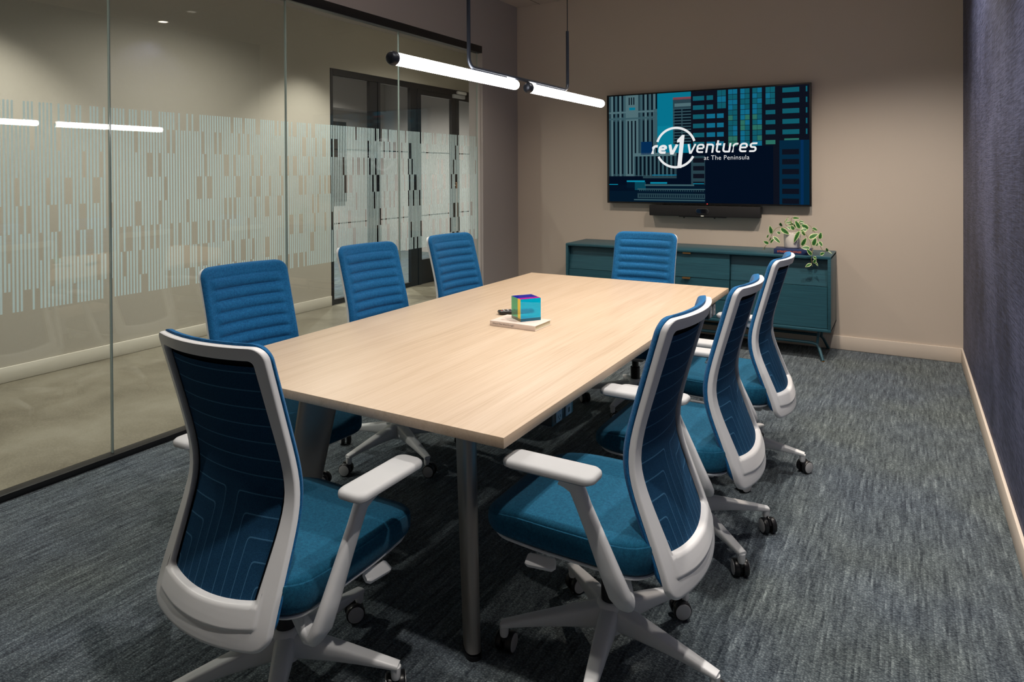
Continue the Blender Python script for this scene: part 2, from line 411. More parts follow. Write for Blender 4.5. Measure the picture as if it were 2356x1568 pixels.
# room beyond the storefront
BX = -8.6
struct(MB().box(BX, XW-.02, 4.2, 9.6, -.06, -.001).build('floor_far_room', CARPET, smooth=False))
struct(MB().box(BX-.1, BX, 4.2, 9.6, 0, CEIL).build('wall_far_room', PAINTG, smooth=False))
struct(MB().box(BX, XW-.12, 4.1, 4.2, 0, CEIL).build('wall_far_left', PAINTG, smooth=False))
struct(MB().box(BX, XW-.12, 9.6, 9.7, 0, CEIL).build('wall_far_right', PAINTG, smooth=False))
struct(MB().box(BX, XW-.1, 4.2, 9.6, CEIL, CEIL+.1).build('ceiling_far_room', PAINTG, smooth=False))
struct(MB().box(BX, BX+.35, 4.2, 9.6, 2.50, CEIL-.001).build('trim_3', PAINTG, smooth=False))
far_board = MB().box(BX+.003, BX+.06, 7.4, 8.9, .9, 2.3, bev=.01).build('wall_board', mat('dark_brown_board', (.035, .026, .022), .6))  # plain board for the dark rectangle in the far room
tag(far_board, 'dark brown board on the wall of the room behind the black framed doors', 'board')

# ------------------------------------------------------------------ ceiling downlights
TRIMW = mat('downlight_trim', (.75, .73, .7), .4); LEDM = emis('downlight_led', (1, .88, .72), 25); LEDDIM = emis('dimmed_downlight_led', (1, .88, .72), 1.2)  # dimmed lens glow imitates a set-back LED; the lens itself sits flush
def downlight(x, y, w, c, cone, label, z=CEIL):
    t = empty('ceiling_downlight', (x, y, z-.001)); tag(t, label, 'light', 'recessed ceiling downlights')
    MB().lathe([(.045, -.0005), (.058, -.0005), (.060, -.004), (.058, -.007), (.047, -.009), (.045, -.004), (.045, -.0005)], 28, cap=False).build('trim_ring', TRIMW, t)
    MB().lathe([(.044, -.002), (.044, -.0035)], 28).build('lens', LEDM if x > 0 else LEDDIM, t)
    s = spot(x, y, w, c, cone, z-.02)
wh = ['by the back wall left of the screen', 'by the back wall above the green cabinet', 'over the left side of the table', 'over the right hand chairs',
      'near the glass wall behind the camera', 'over the near end of the table', 'close to the navy wall, reflected in the glass', 'close to the navy wall near the camera']
for (a, w_) in zip(DOWNLIGHTS, wh): downlight(*a, 'round recessed ceiling downlight '+w_)
wh = ['over the left part of the corridor', 'in the corridor in front of the wall left of the doors', 'in the corridor in front of the black framed doors', 'added as fill in the corridor near the glass, left of the doors', 'added as fill in the corridor left of the camera view', 'added as fill in the corridor near the glass by the doors', 'put in unseen to light the left half of the room behind the doors', 'put in unseen to light the right half of the room behind the doors']
for (a, w_) in zip(CORRLIGHTS, wh): downlight(*a, 'round recessed ceiling downlight '+w_)

# ------------------------------------------------------------------ conference table
T0, T1, U0, U1, TT, TB = -2.1428, -.870, 1.4515, 3.9448, .737, .7086
tb = empty('conference_table', ((T0+T1)/2, (U0+U1)/2, 0)); tag(tb, 'long rectangular table with pale oak top and splayed metal legs', 'table')
tcx, tcy = tb.location.x, tb.location.y
def L(b): return b.xf(Matrix.Translation((-tcx, -tcy, 0)))
L(MB().box(T0, T1, U0, U1, TB, TT, bev=.0012, seg=2)).build('tabletop', OAK, tb)
for sxn in (-1, 1):
    for syn in (-1, 1):
        fx = .403 if sxn > 0 else .365
        foot = Vector((sxn*fx, syn*(tcy-1.652), 0)); top = foot+Vector((-sxn*.083, -syn*.093, TB-.0005))
        ax = Vector((sxn, syn, 0)).normalized()
        b = MB(); P = []; WH = []
        for k in range(9):
            t = k/8; P.append(foot.lerp(top, t)+Vector((0, 0, .010*(1-t)))); WH.append((.098+.042*t, .046+.012*t))
        b.loft(P, WH, side=ax, n=28, sq=2.6)
        lg = b.build('leg', ALU, tb)
        MB().loft([foot+Vector((0, 0, .0005)), foot+Vector((0, 0, .012))], (.104, .052), side=ax, n=28, sq=2.6).build('foot_cap', BLACKP, lg)
rl = MB().box(-.33, .33, -.9, -.86, .655, TB-.0005, bev=.003).box(-.33, .33, .86, .90, .655, TB-.0005, bev=.003).box(-.05, .05, -.86, .86, .665, TB-.0005, bev=.003)
rl.build('frame_rail', ALU, tb)
# power boxes below the right edge
def power_box(x, y, label):
    t = empty('power_outlet_box', (x, y, TB)); tag(t, label, 'power outlet', 'power boxes under the table edge')
    MB().box(-.06, .022, -.075, .075, -.078, -.0005, bev=.004).build('housing', BLACKP, t)
    for k, yy in enumerate((-.034, .034)):
        f = MB().box(.0215, .026, yy-.019, yy+.019, -.072, -.014, bev=.0015).build('outlet_face', GREYP, t)
        q = MB()
        if k == 0:
            for zz in (-.03, -.056): q.box(.0258, .0268, yy-.008, yy-.006, zz-.004, zz+.004).box(.0258, .0268, yy+.005, yy+.007, zz-.004, zz+.004).box(.0258, .0268, yy-.002, yy+.002, zz-.010, zz-.006)
        else:
            for zz in (-.03, -.056): q.box(.0258, .0268, yy-.006, yy+.006, zz-.007, zz+.007)
        q.build('socket', BLACKP, f, smooth=False)
power_box(-.945, 1.90, 'black power box with grey sockets under the near right table edge')
power_box(-.905, 3.62, 'black power box under the far right corner of the table')

# ------------------------------------------------------------------ office chair
YC = [(.30, -.228), (.36, -.225), (.42, -.205), (.50, -.174), (.58, -.143), (.63, -.129), (.68, -.127), (.74, -.138), (.82, -.160), (.90, -.183), (1.05, -.227)]
HW = [(.30, .206), (.36, .210), (.44, .209), (.55, .205), (.655, .200), (.75, .197), (.85, .196), (1.05, .1975)]
IW = [(.30, .152), (.44, .159), (.55, .167), (.655, .172), (.75, .170), (.85, .167), (1.05, .165)]
CC = [(.30, .036), (.42, .036), (.65, .034), (1.05, .040)]
def back_y(x, z):
    hw = smooth_tab(HW, z); s = min(1, abs(x)/hw)
    return smooth_tab(YC, z, .045)-smooth_tab(CC, z)*(1-s*s)
def rrect(nside, ncor, rx, ry, lo=None, n4=None):
    """closed rounded rectangle in s,t in [-1,1]x[0,1]; rx,ry per corner order BL,BR,TR,TL"""
    pts = []
    cs = [(-1, 0), (1, 0), (1, 1), (-1, 1)]
    for k in range(4):
        cx, cyy = cs[k]; r1, r2 = rx[k], ry[k]
        ox, oy = cx-math.copysign(r1, cx), (cyy+r2 if cyy == 0 else cyy-r2)
        a0 = math.pi+k*math.pi/2
        arc = [(ox+r1*math.cos(a0+math.pi/2*i/ncor), oy+r2*math.sin(a0+math.pi/2*i/ncor)) for i in range(ncor+1)]
        pts += arc
        nx, ny = cs[(k+1) % 4]; R1, R2 = rx[(k+1) % 4], ry[(k+1) % 4]
        a = arc[-1]
        if k == 0: b = (nx-R1, 0)
        elif k == 1: b = (1, 1-R2)
        elif k == 2: b = (-1+R1, 1)
        else: b = (-1, R2)
        pts += [(a[0]+(b[0]-a[0])*i/nside, a[1]+(b[1]-a[1])*i/nside) for i in range(1, nside)]
    return pts
def back_frame():
    no = rrect(22, 7, [.18, .18, .16, .16], [.055, .055, .045, .045])
    ni = rrect(22, 7, [.07, .07, .08, .08], [.02, .02, .022, .022])
    zo0, zo1, zi0, zi1 = .334, 1.030, .432, .996
    mb = MB(); Ms = 9
    def P(k, t):
        so, to = no[k]; si, ti = ni[k]
        zo = zo0+(zo1-zo0)*to-(.010*(1-so*so) if to < .5 else 0); xo = so*smooth_tab(HW, zo)
        zi = zi0+(zi1-zi0)*ti-(.012*(1-si*si) if ti < .5 else 0); xi = si*smooth_tab(IW, zi)
        return xo+(xi-xo)*t, zo+(zi-zo)*t
    rings = []
    th = .018; Ms = 26
    for k in range(len(no)):
        ring = []
        # back face outer->inner with rounded shoulders, then front face inner->outer
        for t, d in [(0, .006), (.02, .002), (.07, 0)]+[(.07+.86*i/Ms, 0) for i in range(1, Ms+1)]+[(.98, .002), (1, .006)]:
            x, z = P(k, t); off = 0
            if z < .428:                                       # raised lower panel
                e = min(1, max(0, (z-.366-.012*(x/.16)**2)/.005))*min(1, max(0, (.178-abs(x))/.006)); off = .0045*e
            ring.append((x, back_y(x, z)-th+d-off, z))
        for t in (1, .93, .5, .07, 0):
            x, z = P(k, t); ring.append((x, back_y(x, z)-(.002 if t in (0, 1) else 0), z))
        rings.append(ring)
    n = len(rings[0]); vs = [p for r in rings for p in r]; fs = []
    for i in range(len(rings)):
        i2 = (i+1) % len(rings)
        for j in range(n): k = (j+1) % n; fs.append((i*n+j, i*n+k, i2*n+k, i2*n+j))
    return mb.add(vs, fs)
RIB = .0462
def pad_mesh():
    """padded front: piped border, horizontal channels; closed by a lining at the back"""
    NU, NV = 36, 180
    z0, z1 = .352, 1.036
    mb = MB()
    def shape(i, j):
        s = -1+2*i/NU; t = j/NV; z = z0+(z1-z0)*t
        hw = smooth_tab(HW, z)+.0015; r = .045
        if z > z1-r: hw -= r-math.sqrt(max(0, r*r-(z-(z1-r))**2))
        if z < z0+r: hw -= r-math.sqrt(max(0, r*r-((z0+r)-z)**2))
        return s*hw, z, hw
    front, back = [], []
    for j in range(NV+1):
        for i in range(NU+1):
            x, z, hw = shape(i, j); d = .020
            e = min(hw-abs(x), z1-z, z-z0); d *= math.sqrt(max(0, 1-(1-min(1, max(0, e)/.016))**2))*.8+.2
            hwf = smooth_tab(HW, z)
            if abs(x) < hwf-.038 and z < z1-.045 and z > z0+.03:
                ph = ((z1-.045-z)/RIB) % 1.0
                d += .0115*(1-abs(2*ph-1)**2.4)-.003
                fade = min(1, (hwf-.038-abs(x))/.010); d = .020+(d-.020)*fade
            front.append((x, back_y(x, z)+.001+d, z)); back.append((x, back_y(x, z)+.0008, z))
    n = NU+1; o = len(front); F = []; MI = []
    for j in range(NV):
        for i in range(NU):
            a = j*n+i; F.append((a, a+1, a+n+1, a+n)); MI.append(0)
            F.append((o+a, o+a+n, o+a+n+1, o+a+1)); MI.append(1 if 2 <= i < NU-2 and 8 < j < NV-6 else 0)
    def rim(a, b): F.append((a, o+a, o+b, b)); MI.append(0)
    for i in range(NU): rim(i, i+1); rim(NV*n+i+1, NV*n+i)
    for j in range(NV): rim((j+1)*n, j*n); rim(j*n+NU, (j+1)*n+NU)
    mb.v = front+back; mb.f = F; mb.mi = MI
    return mb
def mesh_panel():
    NU, NV = 24, 60; mb = MB()
    for j in range(NV+1):
        for i in range(NU+1):
            s = -1+2*i/NU; z = .395+(.978-.395)*j/NV; x = s*(smooth_tab(IW, z)-.013)
            mb.uv[len(mb.v)] = (i/NU, z)
            sag = .001*(1-s*s)
            mb.v.append((x, back_y(x, z)-.003-sag, z))
    n = NU+1
    for j in range(NV):
        for i in range(NU): a = j*n+i; mb.f.append((a, a+1, a+n+1, a+n)); mb.mi.append(0)
    return mb
def plan(inset, r=.075, x=.247, y0=-.205, y1=.300, bulge=.02, m=10):
    x -= inset; y0 += inset; y1 -= inset; r = max(.012, r-inset*.6); P = []
    for cx, cyy, a0 in [(x-r, y1-r, 0), (-x+r, y1-r, 90), (-x+r, y0+r, 180), (x-r, y0+r, 270)]:
        for i in range(m+1):
            a = math.radians(a0+90*i/m); px, py = cx+r*math.cos(a), cyy+r*math.sin(a)
            P.append((px, py))
        if a0 == 0: P += [(x-r-(2*(x-r))*i/8, y1) for i in range(1, 8)]
        if a0 == 90: P += [(-x, y1-r-(y1-y0-2*r)*i/8) for i in range(1, 8)]
        if a0 == 180: P += [(-x+r+(2*(x-r))*i/8, y0) for i in range(1, 8)]
        if a0 == 270: P += [(x, y0+r+(y1-y0-2*r)*i/8) for i in range(1, 8)]
    out = []
    for px, py in P:
        tfr = max(0, (py-.05)/.25); px *= 1-.10*tfr*tfr
        py += bulge*(1-(px/.25)**2)*max(0, min(1, (py-.0)/.2))-.0
        out.append((px, py))
    return out
def seat_mesh():
    mb = MB(); R = []
    def sz(x, y, z, topw):
        f = max(0, (y-.14)/.18); b = max(0, (-.08-y)/.12)
        return z-.028*f*f*topw+.010*b*topw+.008*topw*(x/.25)**2
    for ins, z, w in [(.060, .384, 0), (.020, .386, 0), (.006, .393, .2), (.001, .405, .5), (0, .425, .8), (.001, .442, 1), (.003, .4490, 1), (.0075, .4500, 1), (.009, .4545, 1), (.016, .4600, 1), (.030, .4640, 1), (.06, .4680, 1), (.10, .4700, 1), (.15, .471, 1), (.2, .471, 1), (.235, .471, 1)]:
        R.append([(x, y, sz(x, y, z, w)) for x, y in plan(ins)])
    return mb.rings(R)
def arm_pad(sg):
    mb = MB(); R = []
    def pl(w, l, z):
        out = []; r = min(w, l)*.62
        for cx, cyy, a0 in [(w-r, l-r, 0), (-w+r, l-r, 90), (-w+r, -l+r, 180), (w-r, -l+r, 270)]:
            for i in range(7):
                a = math.radians(a0+15*i); out.append((sg*.320+cx+r*math.cos(a), .028+cyy+r*math.sin(a), z))
        return out
    for w, l, z in [(.028, .106, .6445), (.034, .115, .6455), (.0395, .1235, .6512), (.0405, .1245, .6515), (.0425, .1265, .6520), (.0435, .1275, .658), (.0425, .1265, .664), (.038, .122, .6685), (.030, .114, .670), (.012, .09, .6695)]:
        R.append(pl(w, l, z))
    mb.rings(R)
    for k, f in enumerate(mb.f):
        if max(mb.v[j][2] for j in f) < .6517: mb.mi[k] = 1
    return mb
def arm_post(sg):
    P = [(.312, .000, .643), (.311, -.018, .634), (.308, -.037, .615), (.303, -.052, .575), (.294, -.082, .50), (.284, -.112, .42), (.276, -.135, .362), (.262, -.143, .338), (.235, -.138, .330), (.19, -.118, .332), (.12, -.085, .340)]
    WHs = [(.030, .060), (.030, .054), (.028, .044), (.027, .042), (.028, .047), (.031, .055), (.034, .060), (.036, .052), (.038, .040), (.040, .032), (.040, .030)]
    mb = MB(); R = []
    PV = [Vector((sg*a, b, c)) for a, b, c in P]
    for i, p in enumerate(PV):
        t = (PV[min(i+1, len(PV)-1)]-PV[max(0, i-1)]).normalized()
        a = Vector((0, 1, 0)); a = (a-t*a.dot(t)).normalized(); b = t.cross(a)
        wx, wy = WHs[i]; r = []
        for j in range(16):
            th = 2*math.pi*j/16; c, s_ = math.cos(th), math.sin(th)
            r.append(p+a*(wy/2*math.copysign(abs(c)**.75, c))+b*(wx/2*math.copysign(abs(s_)**.75, s_)))
        R.append(r)
    return mb.rings(R)
def base_leg(a):
    P, WHs = [], []
    for k in range(9):
        t = k/8; r = .022+(.318-.022)*t
        ztop = .158-.060*t**1.1-.004*t; zbot = .088+.006*math.sin(math.pi*t)-.010*t+(.0 if t < .9 else 0)
        P.append((r*math.cos(a), r*math.sin(a), (ztop+zbot)/2)); WHs.append((.056-.026*t, ztop-zbot))
    mb = MB(); mb.loft(P, WHs, side=(-math.sin(a), math.cos(a), 0), n=20, sq=3.6)
    mb.lathe([(.011, .052), (.013, .060), (.014, .085)], 14, c=(.310*math.cos(a), .310*math.sin(a), 0))
    return mb
def caster_mb(a, sw):
    """twin wheel caster at the end of a leg, swivelled by sw"""
    cxx, cyy = .310*math.cos(a), .310*math.sin(a)
    R = Matrix.Translation((cxx, cyy, .029)) @ Matrix.Rotation(sw, 4, 'Z') @ Matrix.Translation((0, -.014, 0))
    w = MB()
    for s_ in (-1, 1):
        pr = [(.010, s_*.006), (.025, s_*.006), (.0282, s_*.008), (.029, s_*.013), (.029, s_*.020), (.0275, s_*.0245), (.0260, s_*.0255), (.0260, s_*.0245)]
        w.lathe(pr, 28, axis='x')
    w.loft([(0, -.020, .006), (0, -.008, .025), (0, .010, .030), (0, .020, .020)], [(.011, .012), (.011, .014), (.011, .016), (.011, .008)], side=(1, 0, 0), n=10)
    w.lathe([(.010, .012), (.010, .034)], 14, c=(0, .014, 0))
    c = [MB().lathe([(.0245, s_*.0243), (.0245, s_*.0262), (.0225, s_*.0270), (.004, s_*.0274)], 28, axis='x').xf(R) for s_ in (-1, 1)]
    return w.xf(R), c
def make_chair(base_ang, swivels):
    t = empty('office_chair')
    up_ = []
    up_.append(back_frame().build('back_frame', WHITEP, t, ang=50))
    up_.append(pad_mesh().build('back_pad', [BLUEP, BLACKF], t, ang=75))
    up_.append(mesh_panel().build('mesh_panel', BACKF, t))
    up_.append(seat_mesh().build('seat', BLUES, t, ang=60))
    R = [[(x, y, z) for x, y in plan(ins, y1=.292)] for ins, z in [(.060, .366), (.045, .368), (.014, .378), (.010, .3845), (.012, .387)]]
    up_.append(MB().rings(R).build('seat_pan', WHITEP, t))
    mech = MB().box(-.085, .085, -.15, .12, .312, .366, bev=.012).box(-.12, .12, -.13, -.05, .322, .350, bev=.008)
    mech.loft([(0, -.10, .335), (0, -.17, .322), (0, -.215, .335), (0, -.245, .370)], [(.12, .03), (.12, .028), (.13, .022), (.14, .014)], side=(1, 0, 0), n=14, sq=3)
    up_.append(mech.build('tilt_mechanism', GREYP, t))
    for sg in (-1, 1):
        up_.append(arm_post(sg).build('arm_post', WHITEP, t, ang=60))
        up_.append(arm_pad(sg).build('arm_pad', [PADM, GREYP], t, ang=50))
        lv = MB().tube([(sg*.09, .10, .358), (sg*.20, .10, .358)], .006, 10).loft([(sg*.226, .065, .356), (sg*.228, .072, .354), (sg*.236, .140, .352), (sg*.237, .147, .353)], [(.026, .010), (.036, .016), (.036, .016), (.028, .010)], side=(1, 0, -.5*sg), n=14, sq=3.8)
        up_.append(lv.build('lever', WHITEP, t))
    MB().lathe([(.028, .130), (.028, .235), (.020, .237), (.020, .325)], 24).build('gas_cylinder', BLACKP, t)
    hub = MB().lathe([(.030, .080), (.042, .086), (.046, .120), (.040, .158), (.034, .166), (.029, .168)], 30).build('hub', WHITEP, t)
    for k in range(5):
        a = base_ang+k*2*math.pi/5
        base_leg(a).build('base_leg', WHITEP, t, ang=50)
        w, c = caster_mb(a, swivels[k]); co = w.build('caster', BLACKP, t)
        for q in c: q.build('caster_cap', CAPG, co)
    for o in up_: o['up'] = 1
    return t
def copy_tree(o, parent=None):
    c = o.copy(); COL.objects.link(c); c.parent = parent
    for ch in o.children: copy_tree(ch, c)
    return c
GRP = 'blue upholstered office chairs around the table'
# x, y, heading, upper dz, base angle (world), swivel seed, label
CH = [
 ('A', -1.467, 1.284, .005, -.028, math.radians(22), 'blue chair at the near end of the table, seen from behind, largest on the left'),
 ('E', -.740, 1.833, 1.570, .004, math.radians(-8), 'blue chair with white frame on the right side of the table, nearest the camera'),
 ('F', -.732, 2.603, 1.560, -.034, math.radians(-39), 'middle white framed blue chair of the three along the right side of the table'),
 ('G', -.725, 3.368, 1.552, -.026, math.radians(4), 'farthest white framed blue chair on the right side, its top before the teal cabinet'),
 ('B', -2.210, 1.890, -1.700, -.016, math.radians(30), 'blue padded chair on the left side nearest the camera, in front of the striped glass'),
 ('C', -2.195, 2.640, -1.680, -.002, math.radians(-98), 'middle blue padded chair of the three on the left side by the glass wall'),
 ('D', -2.225, 3.411, -1.707, -.016, math.radians(10), 'farthest blue padded chair on the left side, near the light wall jamb'),
 ('H', -1.400, 3.870, 3.169, -.015, math.radians(50), 'blue padded chair at the far end of the table, facing the camera'),
]
for nm, x, y, rz, dz, ba, lab in CH:
    r2 = random.Random(nm)
    sw = [r2.uniform(0, 6.28) for _ in range(5)]
    if nm == 'A': sw = [math.radians(a) for a in (200, 300, 100, 40, 250)]
    t = empty('tmp')
    if nm == 'A':
        bpy.data.objects.remove(t); c = make_chair(0, [0]*5); proto = c
        allc = [(o, o.name) for o in c.children]
        basem = {}
    else:
        bpy.data.objects.remove(t); c = copy_tree(proto)
    c.location = (x, y, 0); c.rotation_euler = (0, 0, rz)
    tag(c, lab, 'chair', GRP)
    k = 0
    chs = sorted(c.children, key=lambda o: o.name)
    legs = [o for o in chs if o.name.startswith('base_leg')]; cas = [o for o in chs if o.name.startswith('caster')]
    for o in chs:
        if o.get('up'): o.location.z = dz
    for lst in (legs, cas):
        for i, o in enumerate(lst):
            o.rotation_euler.z = ba-rz
    # swivel: caster objects get their own pose about their stem
    for i, o in enumerate(cas):
        a = i*2*math.pi/5
        Rb = Matrix.Rotation(ba-rz, 4, 'Z'); Tc = Matrix.Translation((.310*math.cos(a), .310*math.sin(a), 0))
        o.matrix_basis = Rb @ Tc @ Matrix.Rotation(sw[i], 4, 'Z') @ Tc.inverted()
for o in bpy.data.objects:
    if 'up' in o: del o['up']

# ------------------------------------------------------------------ linear pendant
PX, PZ = -1.42, 1.768
TUBE = emis('lit_diffuser', (1.0, .965, .94), TUBE_E); NAVYM = mat('dark_metal', (.018, .022, .032), .4, metal=.5)
pn = empty('linear_pendant_light', (PX, 2.55, PZ)); tag(pn, 'hanging pendant with two glowing tubes in line on thin black rods', 'lamp')
def PL(b): return b.xf(Matrix.Translation((-PX, -2.55, -PZ)))
for a, b_ in ((1.695, 2.486), (2.598, 3.418)):
    pr = [(.0005, a), (.0208, a), (.0208, b_-.012), (.0185, b_-.004), (.012, b_), (.0005, b_+.0005)]
    PL(MB().lathe(pr, 32, axis='y', c=(PX, 0, PZ))).build('light_tube', TUBE, pn)
    cp = PL(MB().lathe([(.0005, a-.022), (.012, a-.0215), (.0185, a-.018), (.0225, a-.010), (.0235, a-.002), (.0235, a+.003), (.0209, a+.003)], 32, axis='y', c=(PX, 0, PZ))).build('end_cap', NAVYM, pn)
ZB = PZ+.030
pts = [(PX, 2.128, 2.084), (PX, 2.128, ZB+.035)]
for i in range(1, 9):
    a = math.pi/2*i/8; pts.append((PX, 2.128+.035*(1-math.cos(a)), ZB+.035-.035*math.sin(a)))
pts += [(PX, 2.3, ZB), (PX, 2.955, ZB)]
pts = pts[:-1]+[(PX, 2.955, ZB)]
for i in range(1, 9):
    a = math.pi/2*i/8; pts.append((PX, 2.955+.035*math.sin(a), ZB+.035*(1-math.cos(a))))
pts.append((PX, 2.990, 2.084))
fr = MB(); fr.loft(pts, (.0150, .0150), side=(1, 0, 0), n=14)
PL(fr).build('frame_rod', NAVYM, pn)
for a, b_ in ((1.80, 2.40), (2.66, 3.30)):
    PL(MB().box(PX-.006, PX+.006, a if a > 2 else 2.15, b_ if b_ < 3 else 2.96, PZ+.018, ZB-.004, bev=.001)).build('mount_bracket', NAVYM, pn)
for y in (2.128, 2.990):
    PL(MB().tube([(PX, y, 2.084), (PX, y, CEIL-.02)], .0022, 8)).build('suspension_cable', BLACKP, pn)
    PL(MB().lathe([(.05, CEIL-.022), (.052, CEIL-.004), (.052, CEIL-.001)], 24, c=(PX, y, 0))).build('canopy', NAVYM, pn)

# ------------------------------------------------------------------ television
TX0, TX1, TZ0, TZ1, TY = -2.369, -.6435, 1.1165, 2.098, 5.822
tv = empty('television', ((TX0+TX1)/2, BW, TZ0)); tag(tv, 'large flat television on the back wall showing dark city towers and a white logo', 'television')
ox, oy, oz = tv.location
def TL(b): return b.xf(Matrix.Translation((-ox, -oy, -oz)))
TL(MB().box(TX0, TX1, TY, TY+.028, TZ0, TZ1, bev=.003)).build('casing', BLACKP, tv)
TL(MB().box(TX0+.4, TX1-.4, TY+.028, BW-.0005, TZ0+.25, TZ1-.25, bev=.003)).build('wall_mount', BLACKP, tv)
scm = emis('screen_dark', (.0022, .0065, .014), 1.0)
g = G(scm); e = g.nt.nodes['Emission'] if 'Emission' in g.nt.nodes else None
gl = g.n('ShaderNodeBsdfGlossy'); gl.inputs['Roughness'].default_value = .18; gl.inputs[0].default_value = (.04, .04, .04, 1)
ad = g.n('ShaderNodeAddShader'); em = [n for n in g.nt.nodes if n.type == 'EMISSION'][0]
g.l(em.outputs[0], ad.inputs[0]); g.l(gl.outputs[0], ad.inputs[1]); g.l(ad.outputs[0], g.out.inputs[0])
sx0, sx1, sz0, sz1 = TX0+.022, TX1-.014, TZ0+.014, TZ1-.012
scr = TL(MB().box(sx0, sx1, TY-.0006, TY+.001, sz0, sz1)).build('screen', scm, tv, smooth=False)
SW, SH = sx1-sx0, sz1-sz0
def hexc(h, k=1.0):
    r = [int(h[i:i+2], 16)/255 for i in (0, 2, 4)]; return tuple((c/12.92 if c <= .04045 else ((c+.055)/1.055)**2.4)*k for c in r)
PAL = {'sky': '087a96', 'sky2': '0b88a2', 'stone': '3f5f68', 'stone2': '56757c', 'stone3': '2c4650', 'dark': '06121e', 'navy': '051a2c', 'win': '136070', 'winb': '147090', 'wing': '2f7568', 'frame': '101420', 'red': '8a4650', 'roof': '0d8fae', 'deep': '041022', 'teal': '0b4a5c', 'blu': '06305a', 'slab': '062a42'}
pk = list(PAL); pm = [emis('screen_'+k, hexc(PAL[k]), .55) for k in pk]
pic = MB(); depth = [TY-.0012]
def R_(u0, u1, v0, v1, c):
    """rect in picture fraction: u right, v down"""
    u0, u1, v0, v1 = [max(0, min(1, q)) for q in (u0, u1, v0, v1)]
    if u1 <= u0 or v1 <= v0: return
    x0, x1 = sx0+u0*SW, sx0+u1*SW; za, zb = sz1-v0*SH, sz1-v1*SH; y = depth[0]
    pic.quad((x0, y, zb), (x1, y, zb), (x1, y, za), (x0, y, za), pk.index(c)); 
def lay(): depth[0] -= .00012
rp = random.Random(3)
R_(0, 1, 0, 1, 'deep'); lay()
R_(.22, .47, 0, .55, 'sky'); R_(.25, .46, .3, .5, 'sky2'); lay()
# left stone tower
R_(.0, .265, 0, .76, 'stone3'); lay()
for k in range(11):
    u = .012+.0235*k
    if .085 < u < .16: continue
    R_(u, u+.012, 0, .76, 'stone' if k % 2 else 'stone2')
    R_(u+.013, u+.0215, .0, .145, 'dark'); R_(u+.013, u+.0215, .17, .20, 'dark'); R_(u+.013, u+.0215, .24, .74, 'dark')
lay(); R_(.095, .165, 0, .76, 'stone2'); lay()
R_(.112, .118, .02, .09, 'dark'); R_(.125, .131, .02, .09, 'dark'); R_(.138, .144, .02, .09, 'dark'); R_(.115, .148, .115, .14, 'sky')
for k in range(3): R_(.105+.02*k, .113+.02*k, .24, .74, 'dark')
lay(); R_(.0, .265, .15, .165, 'stone2'); R_(.0, .265, .21, .225, 'stone')
R_(.25, .268, .14, .5, 'stone')
# slim office block in the middle
lay(); R_(.352, .47, .055, .47, 'stone3'); R_(.352, .47, .045, .066, 'red'); lay(); R_(.36, .47, .10, .13, 'stone2')
for k in range(12): R_(.36, .395, .155+.027*k, .170+.027*k, 'dark'); R_(.402, .445, .155+.027*k, .170+.027*k, 'dark'); R_(.452, .47, .155+.027*k, .170+.027*k, 'dark'); R_(.352, .47, .148+.027*k, .153+.027*k, 'stone')
# big dark glass tower
lay(); R_(.445, 1, 0, 1, 'frame'); lay()
for k in range(6):
    v = .045+.082*k
    R_(.455, .512, v, v+.040, 'win'); R_(.524, .556, v, v+.040, 'win' if k < 2 else 'winb')
    if k > 1: R_(.556, .566, v, v+.04, 'winb'); R_(.575, .608, v, v+.040, 'winb')
for c, (a, b_, v1) in enumerate([(.577, .62, .165), (.63, .675, .50), (.688, .733, .50), (.745, .790, .50), (.806, .850, .15)]):
    n = max(2, int(v1/.043))
    for k in range(n):
        for hlf in (0, 1):
            R_(a+(b_-a)*.5*hlf, a+(b_-a)*(.5*hlf+.47), v1*k/n+.004, v1*(k+1)/n, rp.choice(['win', 'win', 'winb', 'wing']) if k > n*.45 else rp.choice(['win', 'winb']))
for k in range(4): R_(.806, .850, .20+.085*k, .236+.085*k, 'wing' if k > 2 else 'win')
for k in range(5): R_(.882, .957, .018+.088*k, .058+.088*k, 'win'); R_(.985, .992, .015+.088*k, .06+.088*k, 'win')
R_(.89, .955, .445, .475, 'wing')
lay()
R_(.445, .84, .50, 1, 'deep'); R_(.445, .61, .50, .52, 'teal')
R_(.868, 1, .46, 1, 'slab'); lay()
for k in range(6): R_(.88, .955, .535+.083*k, .580+.083*k, 'frame')
R_(.962, .975, .46, 1, 'blu')
# low stone building and roofs in front
R_(.14, .37, .56, .78, 'stone3'); lay()
for k in range(10): R_(.15+.022*k, .160+.022*k, .575, .75, 'dark'); R_(.14+.022*k, .148+.022*k, .56, .76, 'stone')
lay(); R_(.14, .37, .545, .575, 'stone2')
R_(.18, .24, .44, .56, 'blu'); R_(.445, .515, .58, 1, 'stone3'); lay()
for k in range(5): R_(.455, .512, .60+.07*k, .64+.07*k, 'frame')
R_(0, .19, .76, .90, 'deep'); R_(0, .515, .84, 1, 'navy'); lay()
R_(.10, .20, .80, .815, 'roof'); R_(.10, .145, .815, .87, 'navy'); R_(.145, .205, .815, .89, 'teal'); R_(.23, .32, .815, .83, 'roof'); R_(.0, .05, .835, .842, 'roof'); R_(.455, .51, .825, .832, 'roof'); R_(.24, .37, .745, .755, 'winb')
lay(); R_(.2, .46, .835, .85, 'stone'); R_(.16, .515, .875, .885, 'stone'); R_(.16, .515, .92, .965, 'stone3'); lay()
for k in range(30): R_(.17+.0115*k, .175+.0115*k, .93, .955, 'navy'); R_(.17+.0115*k, .173+.0115*k, .888, .90, 'stone')
R_(.14, .515, .975, .985, 'stone')
TL(pic).build('city_picture', pm, scr, smooth=False)
